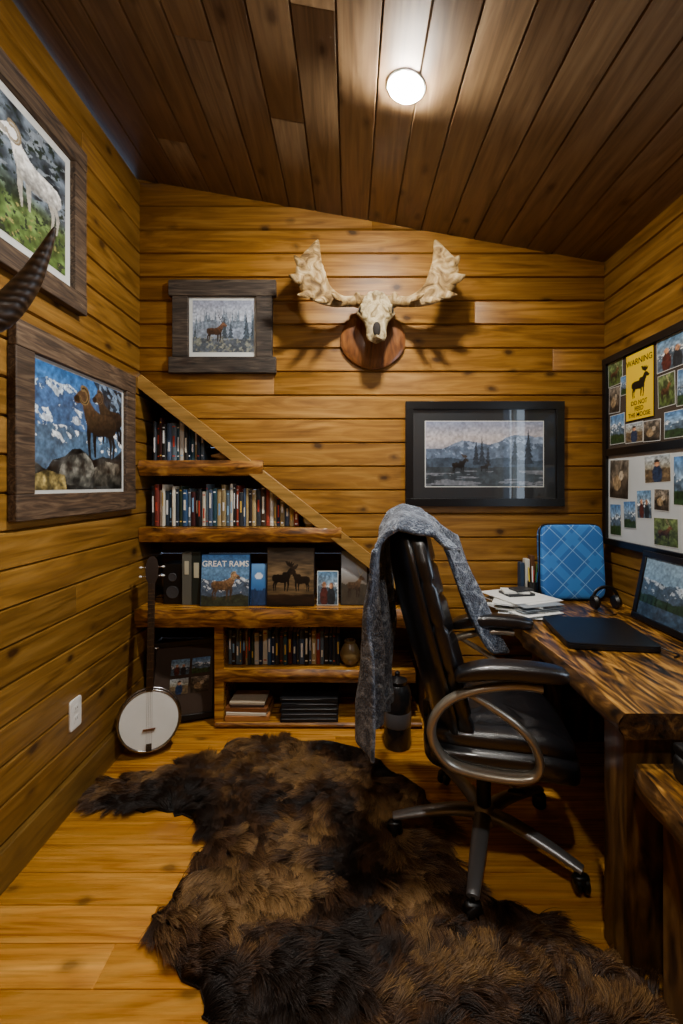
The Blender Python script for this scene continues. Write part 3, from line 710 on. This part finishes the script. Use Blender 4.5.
mb = MB('tablet_photo_frame', [M_black, M_pic]); T = Vector((.2, 0, 1)).normalized(); U = -Y; N = U.cross(T)
c = Cv(100, 70); c.grad([(0, '#2c3c2a'), (.3, '#3f5a48'), (.5, '#6f8ea8'), (1, '#7f98ac')]); c.ridge(.62, .16, 3, 4, '#3c4e60', '#a8b4c0'); c.ridge(.35, .08, 4, 3, '#22362a'); c.trees(.15, .3, 8, 2, '#12200f'); c.put((c.Y < .22), '#34465a', .5); c.tex(.3)
O = Vector((1.375, 2.2, DZ+.008)); mb.obox(O+U*.24+T*.165-N*.012, U*.24, T*.165, N*.008); frame(mb, O-N*.004, U, T, .48, .33, .028, .01)
mb.pic(O+U*.026+T*.026-N*.003, U*.428, T*.278, c.a, 1); mb.build(.003)

t = NT('blue_quilted_fabric'); tc = t.n('ShaderNodeTexCoord'); sp = t.n('ShaderNodeSeparateXYZ'); t.l(tc.outputs['Object'], sp.inputs[0])
def lines(sgn, k, wd):
    v = t.math('ADD', sp.outputs[0], t.math('MULTIPLY', sp.outputs[2], sgn)); f = t.math('FRACT', t.math('MULTIPLY', v, k))
    return t.math('LESS_THAN', t.math('ABSOLUTE', t.math('SUBTRACT', f, .5)), wd)
ln = t.math('MAXIMUM', lines(1, 8, .02), lines(-1, 8, .02)); ln2 = t.math('MAXIMUM', lines(1, 4, .12), lines(-1, 4, .12))
c1 = t.mix(ln2, C4('#2767b4'), C4('#357cc8')); c2 = t.mix(ln, c1, C4('#7fb0dc')); t.l(c2, t.b.inputs['Base Color']); t.b.inputs['Roughness'].default_value = .7
mb = MB('quilted_laptop_bag', [t.m, M_plast]); R3 = Matrix.Rotation(-.10, 3, 'X')
mb.sell((1.255, 2.56, DZ+.215), (.175, .04, .208), .25, .15, R=R3, mat=0)
ed = [(1.255+.177*math.copysign(abs(math.cos(a))**.2, math.cos(a)), 2.56+.02*math.sin(a), DZ+.215+.208*math.copysign(abs(math.sin(a))**.2, math.sin(a))) for a in np.linspace(0, 2*math.pi, 60)]
mb.sweep(ed, .006, 8, (0, 1, 0), 1, smoothpath=False)
mb.build()
mb = MB('headphones', [M_plast]); hc = Vector((1.34, 2.36, DZ+.05))
for s_ in (-1, 1): mb.lathe(hc+Vector((s_*.055, 0, -.012)), [(.0, -.014), (.03, -.014), (.037, 0), (.03, .014), (0, .014)], axis=(1, 0, 0), seg=24)
mb.sweep([hc+Vector((.065*math.cos(a), -.0, .065*math.sin(a)*1.0)) for a in np.linspace(-.1, math.pi+.1, 14)], [(.009, .005)]*14, 8, (0, 1, 0))
mb.sweep([hc+Vector((-.055, -.03, -.04)), hc+Vector((-.09, -.06, -.046)), hc+Vector((-.05, -.12, -.047)), hc+Vector((.0, -.1, -.047))], .002, 6); mb.build()
mb = MB('paper_pile', [M_paint]); z = DZ+.001
for k in range(18):
    t_ = random.uniform(.002, .005); mb.rbox((.91+random.uniform(-.035, .035), 2.36+random.uniform(-.05, .05), z+t_/2), (.23, .29, t_), random.uniform(-.45, .45), 0, random.choice(['#e8e8e4', '#d8dcdc', '#a9a9a2', '#eeeeea', '#8c949c'])); z += t_+.0003
mb.rbox((.90, 2.43, z+.006), (.15, .11, .012), .2, 0, '#20242a'); mb.rbox((.89, 2.43, z+.018), (.13, .1, .01), -.1, 0, '#e8e8e2'); mb.rbox((.92, 2.42, z+.029), (.1, .08, .01), .3, 0, '#2a2c30')
mb.build()
mb = MB('pen_cup', [M_plast, M_paint]); pc = (1.045, 2.57, DZ)
mb.lathe(pc, [(.025, .001), (.028, .003), (.03, .1), (.027, .1), (.025, .01)])
for k in range(6):
    a = k*1.05; mb.cyl((pc[0]+.015*math.cos(a), pc[1]+.015*math.sin(a), DZ+.01), (pc[0]+.026*math.cos(a), pc[1]+.026*math.sin(a), DZ+.15+.01*k), .0038, mat=1, seg=8, col=['#2a5ab0', '#b03020', '#202020', '#d8c040', '#e0e0e0', '#2f6a3a'][k])
mb.build()
mb = MB('upright_notebooks', M_cloth)
for k, cc in enumerate(('#5a3a20', '#c8c4b8', '#26384e')): mb.box((1.055-.03*k-.008, 2.605, DZ+.001), (1.055-.03*k+.016, 2.652, DZ+.24-.02*k), 0, cc)
mb.build(.002)
mb = MB('desk_phone', [M_plast, plain('key_grey', '#3a3c40', .5)]); mb.sell((.97, 1.14, .672), (.1, .09, .03), .3, .25, fn=lambda p: Vector((p.x, p.y, p.z*(1+p.y*3))))
mb.sell((.905, 1.14, .715), (.026, .095, .016), .4, .3)
for i in range(3):
    for j in range(4): mb.rbox((.965+i*.03, 1.09+j*.026, .705+.003*j), (.02, .016, .006), mat=1)
mb.build()

cr_ = (.26, 2.475, 0)
mb = MB('ceramic_crock', [plain('dark_glaze', '#1c1c1e', .25), plain('grey_glaze', '#5a5a5e', .3)])
mb.lathe(cr_, [(.0, .002), (.07, .002), (.075, .02), (.075, .12)]); mb.lathe(cr_, [(.075, .12), (.077, .13), (.077, .19), (.075, .2)], mat=1)
mb.lathe(cr_, [(.075, .2), (.075, .3), (.06, .33), (.05, .34), (.055, .36), (.03, .37), (.012, .38), (.015, .4), (0, .41)]); mb.build()

# --------------------------------------------------------------- office chair
CH = Matrix.Translation((.565, 1.80, .0)) @ Matrix.Rotation(math.radians(-11), 4, 'Z')
emp = bpy.data.objects.new('office_chair', None); SC.collection.objects.link(emp)
mb = MB('star_base', [M_gun, M_plast]); mb.M = Matrix.Translation((.535, 1.80, .008))
mb.lathe((0, 0, 0), [(.0, .075), (.04, .075), (.048, .09), (.045, .135), (.034, .15), (0, .15)])
for k in range(5):
    a = math.radians(-112+72*k); e = Vector((math.cos(a), math.sin(a), 0))
    mb.sweep([e*.02+Z*.118, e*.12+Z*.122, e*.25+Z*.104, e*.36+Z*.08], [(.034, .022), (.032, .02), (.027, .016), (.021, .012)], 14, (0, 0, 1), 0)
    c0 = e*.355; mb.cyl(c0+Z*.04, c0+Z*.08, .008, mat=1, seg=10)
    sd_ = Vector((-e.y, e.x, 0)); wd = (sd_*.6+e*.8).normalized()
    for s_ in (-1, 1):
        q = c0+wd*s_*.014+Z*.029; mb.lathe(q, [(.0, -.01), (.024, -.01), (.0285, -.006), (.0285, .006), (.024, .01), (0, .01)], axis=wd, mat=1, seg=24)
    mb.sell(c0+Z*.045, (.03, .02, .018), .6, .8, 14, 10, mat=1)
mb.lathe((0, 0, 0), [(.028, .14), (.028, .27), (.024, .275), (.016, .28), (.016, .40)], mat=1)
mb.build(parent=emp)
mb = MB('seat', [M_leather, M_plast, M_metal]); mb.M = CH
mb.rbox((-.03, 0, .395), (.26, .2, .035), mat=1); mb.sweep([(0, -.1, .39), (.03, -.2, .382), (.05, -.24, .38)], .006, 8, mat=2); mb.sell((.055, -.255, .38), (.03, .015, .006), .8, .8, 12, 8, mat=1)
mb.sell((.01, 0, .46), (.275, .265, .05), .4, .35, 40, 20, fn=lambda p: Vector((p.x, p.y, p.z-(max(p.x-.12, 0)**2)*1.5)))
mb.sell((.015, 0, .515), (.265, .235, .055), .55, .4, 64, 28, fn=lambda p: Vector((p.x, p.y, p.z*(1-.22*math.exp(-((abs(p.x-.0)-.085)/.012)**2)-.2*math.exp(-((abs(p.y)-.15)/.014)**2))-(max(p.x-.1, 0)**2)*1.8)))
mb.build(parent=emp)
cxz = lambda z: float(np.interp(z, [.44, .55, .65, .8, 1.0, 1.15, 1.3], [-.16, -.185, -.215, -.265, -.32, -.345, -.35]))
bw = lambda z: float(np.interp(z, [.44, .5, .6, .8, 1.0, 1.15, 1.22, 1.27, 1.30], [.17, .21, .24, .26, .26, .24, .215, .17, .09]))
def backring(z, th, grow=1.0, off=0, wing=.08):
    r = []
    for k in range(40):
        t = 2*math.pi*k/40; cc, ss = math.cos(t), math.sin(t)
        y = bw(z)*grow*math.copysign(abs(ss)**.7, ss); x = th*math.copysign(abs(cc)**.7, cc)
        r.append((cxz(z)+off+x+wing*(y/.25)**2, y, z))
    return r
mb = MB('backrest', [M_leather, M_plast]); mb.M = CH
rr = []
for i in range(91):
    z = .45+.85*i/90
    seam = sum(math.exp(-((z-q)/.011)**2) for q in (.60, .76, .93, 1.08))
    e = min(1, (1.305-z)/.06)**.5*min(1, (z-.43)/.06)**.5
    rr.append(backring(z, (.066-.026*seam)*e, 1, .012))
mb.loft(rr, 0)
rr = [backring(.44+.84*i/30, .03*min(1, (1.29-(.44+.84*i/30))/.05)**.5, 1.03, -.03) for i in range(31)]; mb.loft(rr, 0)
mb.sweep([(-.02, 0, .38), (-.14, 0, .38), (-.22, 0, .43), (-.235, 0, .55)], [(.035, .012)]*4, 12, (0, 1, 0), 1)
mb.build(parent=emp)
for s_, nm in ((-1, 'armrest_1'), (1, 'armrest_2')):
    mb = MB(nm, [M_metal, M_leather, M_plast]); mb.M = CH; y = s_*.285
    path = [(.13, y, .755), (.05, y, .758), (-.07, y, .735), (-.17, y*1.01, .69), (-.225, y*1.02, .62), (-.225, y*1.02, .54), (-.17, y, .47), (-.07, y*.98, .445), (.05, y*.97, .44), (.11, y*.96, .455), (.125, y*.97, .50), (.10, y*.98, .57), (.04, y, .63), (-.04, y, .68), (-.11, y, .715)]
    mb.sweep(path, [(.016, .022)]*5+[(.017, .028)]*4+[(.015, .022)]*3+[(.013, .015), (.012, .012), (.008, .008)], 14, (0, 1, 0), 0, res=6)
    mb.sell((.03, y, .808), (.185, .045, .028), .55, .45, 32, 16, mat=1, fn=lambda p: Vector((p.x, p.y, p.z-(p.x**2)*(1.0 if p.x < 0 else .2))))
    mb.box((-.06, min(y*.7, y*.98), .425), (.06, max(y*.7, y*.98), .45), 2)
    mb.build(parent=emp)

# --------------------------------------------------------------- blanket over the chair back
t = NT('fleece_blanket'); tc = t.n('ShaderNodeTexCoord'); n1 = t.n('ShaderNodeTexNoise'); n1.inputs['Scale'].default_value = 15; n1.inputs['Detail'].default_value = 8; n1.inputs['Roughness'].default_value = .65; n1.inputs['Distortion'].default_value = 2
t.l(tc.outputs['Object'], n1.inputs['Vector'])
c = t.ramp(n1.outputs['Fac'], [(.35, '#20283a'), (.49, '#454f60'), (.62, '#8c95a2'), (.74, '#c0c4c8')]); t.l(c, t.b.inputs['Base Color']); t.b.inputs['Roughness'].default_value = .95
t.b.inputs['Sheen Weight'].default_value = .3; n2 = t.n('ShaderNodeTexNoise'); n2.inputs['Scale'].default_value = 130; t.l(tc.outputs['Object'], n2.inputs['Vector']); t.bump(n2.outputs['Fac'], 1, .016)
mb = MB('fleece_blanket', t.m); mb.M = CH
path = [(-.42, .42), (-.43, .6), (-.43, .8), (-.44, 1.0), (-.44, 1.15), (-.43, 1.25), (-.40, 1.31), (-.35, 1.338), (-.275, 1.32), (-.225, 1.25), (-.19, 1.13), (-.145, 1.0), (-.10, .87), (-.045, .76), (.01, .66)]
P = np.array(path); seg = np.r_[0, np.cumsum(np.hypot(*np.diff(P, axis=0).T))]; Ltot = seg[-1]
nu, nv = 50, 120; vs = []; fs = []
for i in range(nu):
    u = i/(nu-1); y0 = -.29+.58*u
    k = 1/(1+math.exp(-(u-.78)*26)); L1 = seg[9]+.02+(Ltot-seg[9])*k
    L0 = .0+.05*math.sin(u*6)+.10*u
    for j in range(nv):
        s_ = L0+(L1-L0)*j/(nv-1)
        x = np.interp(s_, seg, P[:, 0]); z = np.interp(s_, seg, P[:, 1])
        hang = max(0, (1.2-z))
        hi = max(0, min(1, (z-1.2)/.1))
        top_y = y0*(1-.2*hi)
        front = s_ > seg[8]
        wv = .028*math.sin(u*24+z*3)*min(1, hang*2.5)+.018*(float(vnoise(u*9, s_*6, 3))-.5)
        if not front: wv = wv*1.3-.06*hang*(1-u*.5)
        else: wv += .065*(y0/.25)**2*(1 if z < 1.25 else .6)
        zz = z-.05*(abs(top_y)/.2)**2.5*hi+.008*math.sin(u*17)*hi
        narrow = 1-.12*min(1, hang*1.2)*(1 if not front else 0)
        yy = top_y*narrow+.012*math.sin(z*9+u*5)
        if front: yy = top_y + (.03*hang)
        vs.append((x+wv, yy, zz))
for i in range(nu-1):
    for j in range(nv-1): fs.append((i*nv+j, (i+1)*nv+j, (i+1)*nv+j+1, i*nv+j+1))
mb.add(vs, fs, smooth=True); ob = mb.build()
m = ob.modifiers.new('thick', 'SOLIDIFY'); m.thickness = .018; m.offset = 0
m = ob.modifiers.new('sub', 'SUBSURF'); m.levels = 1; m.render_levels = 1

# --------------------------------------------------------------- fur rug
OUT = [(-1.19, 2.06), (-1.15, 2.15), (-.93, 2.235), (-.715, 2.36), (-.66, 2.48), (-.45, 2.50), (-.292, 2.50), (-.02, 2.46), (.15, 2.32), (.363, 2.04), (.39, 1.763), (.44, 1.59), (.632, 1.48), (.77, 1.33), (.83, 1.20), (.62, 1.08), (.40, .97), (.16, .95), (-.1, 1.0), (-.354, 1.15), (-.4125, 1.2375), (-.60, 1.40), (-.64, 1.50), (-.58, 1.67), (-.5925, 1.84), (-.683, 1.92), (-.875, 1.97), (-1.06, 1.99)]
def cr(pts, r=6):
    o = []; n = len(pts)
    for i in range(n):
        p0, p1, p2, p3 = [np.array(pts[(i+k-1) % n]) for k in range(4)]
        for k in range(r):
            t = k/r; o.append(.5*((2*p1)+(p2-p0)*t+(2*p0-5*p1+4*p2-p3)*t*t+(3*p1-p0-3*p2+p3)*t**3))
    return np.array(o)
poly = cr(OUT); poly += .035*(np.random.rand(*poly.shape)-.5)
n = len(poly)
mb = MB('fur_rug', plain('hide_leather', '#120b06', .9))
mb.loft([[(p[0], p[1], .001) for p in poly], [(p[0], p[1], .008) for p in poly]], smooth=False); rug = mb.build()
N = 190000
mn, mx = poly.min(0), poly.max(0); pts = np.zeros((0, 2))
while len(pts) < N:
    q = mn+np.random.rand(N, 2)*(mx-mn); ins = np.zeros(N, bool)
    for i in range(n):
        x1, y1 = poly[i]; x2, y2 = poly[(i+1) % n]
        if y1 == y2: continue
        cnd = (q[:, 1] >= min(y1, y2)) & (q[:, 1] < max(y1, y2)); ins ^= cnd & (q[:, 0] < (x2-x1)*(q[:, 1]-y1)/(y2-y1)+x1)
    pts = np.vstack([pts, q[ins]])
pts = pts[:N]; x, y = pts.T
def flow(x, y):
    a = -1.35+3.2*(fbm(x*2.2+5, y*2.2, 3, 3)-.5)*2+3.0*(vnoise(x*8, y*8, 7)-.5)+np.clip((x+.05)*2.2, -.7, .7)
    leg = np.clip((-.55-x)/.3, 0, 1); return a*(1-leg)+leg*(math.pi+.9*(vnoise(x*12, y*12, 2)-.5)+.4)
def strands(x, y, a, L, lift, curl):
    K = 6; pos = np.zeros((len(x), K, 3)); p = np.stack([x, y, np.full(len(x), .008)], 1); pos[:, 0] = p
    for k in range(1, K):
        el = np.maximum(lift*(1.5-.42*k), -.35); a2 = a+curl*k; st = L/(K-1)
        p = p+np.stack([np.cos(a2)*np.cos(el)*st, np.sin(a2)*np.cos(el)*st, np.sin(el)*st], 1); pos[:, k] = p
    return pos
cs = .034
wx = x+.014*(vnoise(x*40, y*40, 51)-.5); wy = y+.014*(vnoise(x*40, y*40, 52)-.5)
best = np.full(N, 1e9); gx = np.zeros(N); gy = np.zeros(N); ccx = np.zeros(N); ccy = np.zeros(N)
bx, by = np.floor(wx/cs), np.floor(wy/cs)
for dx in (-1, 0, 1):
    for dy in (-1, 0, 1):
        ix, iy = bx+dx, by+dy; px = (ix+hsh(ix, iy, 1))*cs; py = (iy+hsh(ix, iy, 2))*cs
        dd = (px-wx)**2+(py-wy)**2; mk = dd < best
        best = np.where(mk, dd, best); gx = np.where(mk, ix, gx); gy = np.where(mk, iy, gy); ccx = np.where(mk, px, ccx); ccy = np.where(mk, py, ccy)
hA, hB, hC, hD = (hsh(gx, gy, s) for s in (11, 12, 13, 14))
R_ = np.random.rand
big = vnoise(x*4.5, y*4.5, 61)
cang = flow(ccx, ccy)+.9*(hA-.5); cL = .095*(.65+.5*hB); clift = .52+.45*(hC-.5)+.7*(big-.5)
nat = strands(x, y, flow(x, y)+.8*(R_(N)-.5)+.7*(hA-.5), cL*(.55+.6*R_(N)), clift+.4*(R_(N)-.5), .12*(R_(N)-.5)+.25*(hD-.5))
clp = strands(ccx, ccy, cang, cL, clift, .35*(hD-.5))
wgt = (np.array([0, .16, .36, .52, .64, .74])[None, :]*(.35+.65*R_(N))[:, None])[..., None]
pos = nat*(1-wgt)+clp*wgt; pos[:, 1:, 2] = np.maximum(pos[:, 1:, 2], .006)
K = 6
hc_ = bpy.data.hair_curves.new('fur'); hc_.add_curves([K]*N)
hc_.attributes['position'].data.foreach_set('vector', pos.reshape(-1).astype(np.float32))
rad = hc_.attributes.get('radius') or hc_.attributes.new('radius', 'FLOAT', 'POINT')
rad.data.foreach_set('value', np.tile(np.array([.0009, .0010, .0009, .0007, .0005, .0001], np.float32), N))
ca = hc_.attributes.new('tone', 'FLOAT', 'CURVE')
tone = np.clip(.46+2.2*(fbm(x*4.5, y*4.5, 41, 4)-.5)+.3*(R_(N)-.5)+.4*(hD-.5), 0, 1); ca.data.foreach_set('value', tone.astype(np.float32))
fur = bpy.data.objects.new('fur', hc_); SC.collection.objects.link(fur); fur.parent = rug
t = NT('brown_fur'); hi = t.n('ShaderNodeHairInfo'); at = t.n('ShaderNodeAttribute', attribute_name='tone')
root = t.ramp(at.outputs['Fac'], [(.15, '#080402'), (.85, '#2c1a0c')]); tip = t.ramp(at.outputs['Fac'], [(.1, '#24150a'), (.5, '#5c3c22'), (.9, '#aa824e')])
pw = t.math('POWER', hi.outputs['Intercept'], 1.4)
t.l(t.mix(pw, root, tip), t.b.inputs['Base Color']); t.b.inputs['Roughness'].default_value = .5; t.b.inputs['Specular IOR Level'].default_value = .3
hc_.materials.append(t.m)

# --------------------------------------------------------------- lights
def downlight(name, x, y, strength):
    z = czf(x); c0 = Vector((x, y, z)); t = NT(name+'_lens'); t.b.inputs['Base Color'].default_value = (1, 1, 1, 1)
    t.b.inputs['Emission Color'].default_value = (1, .95, .86, 1); t.b.inputs['Emission Strength'].default_value = strength
    mb = MB(name, [M_white, t.m])
    mb.lathe(c0, [(.076, -.002), (.076, .003), (.072, .005), (.068, .005), (.066, -.002)], axis=cn, seg=48)
    mb.lathe(c0, [(.066, .0035), (.064, .010), (.05, .017), (.025, .020), (0, .021)], axis=cn, seg=48, mat=1); mb.build()
downlight('ceiling_downlight', .217, 1.745, 1380)
downlight('ceiling_downlight', .15, .05, 620)
ld = bpy.data.lights.new('daylight', 'AREA'); ld.shape = 'RECTANGLE'; ld.size = 1.1; ld.size_y = .85; ld.energy = 15; ld.color = (.72, .86, 1)
lo = bpy.data.objects.new('window_daylight', ld); lo.location = (XR+.15, (W0+W1)/2, (WZ0+WZ1)/2); lo.rotation_euler = (0, math.radians(90), 0); SC.collection.objects.link(lo)
w = bpy.data.worlds.new('sky'); SC.world = w; w.use_nodes = True; w.node_tree.nodes['Background'].inputs[0].default_value = (.5, .68, 1, 1); w.node_tree.nodes['Background'].inputs[1].default_value = 1.0

# --------------------------------------------------------------- camera
cd = bpy.data.cameras.new('cam'); cam = bpy.data.objects.new('camera', cd); SC.collection.objects.link(cam)
cam.location = (0, 0, 1.43); cam.rotation_euler = (math.radians(90), 0, 0)
cd.sensor_width = 36; cd.lens = 450/1024*36; cd.shift_x = -8.5/1024; cd.shift_y = -27/1024; cd.clip_start = .02
SC.camera = cam
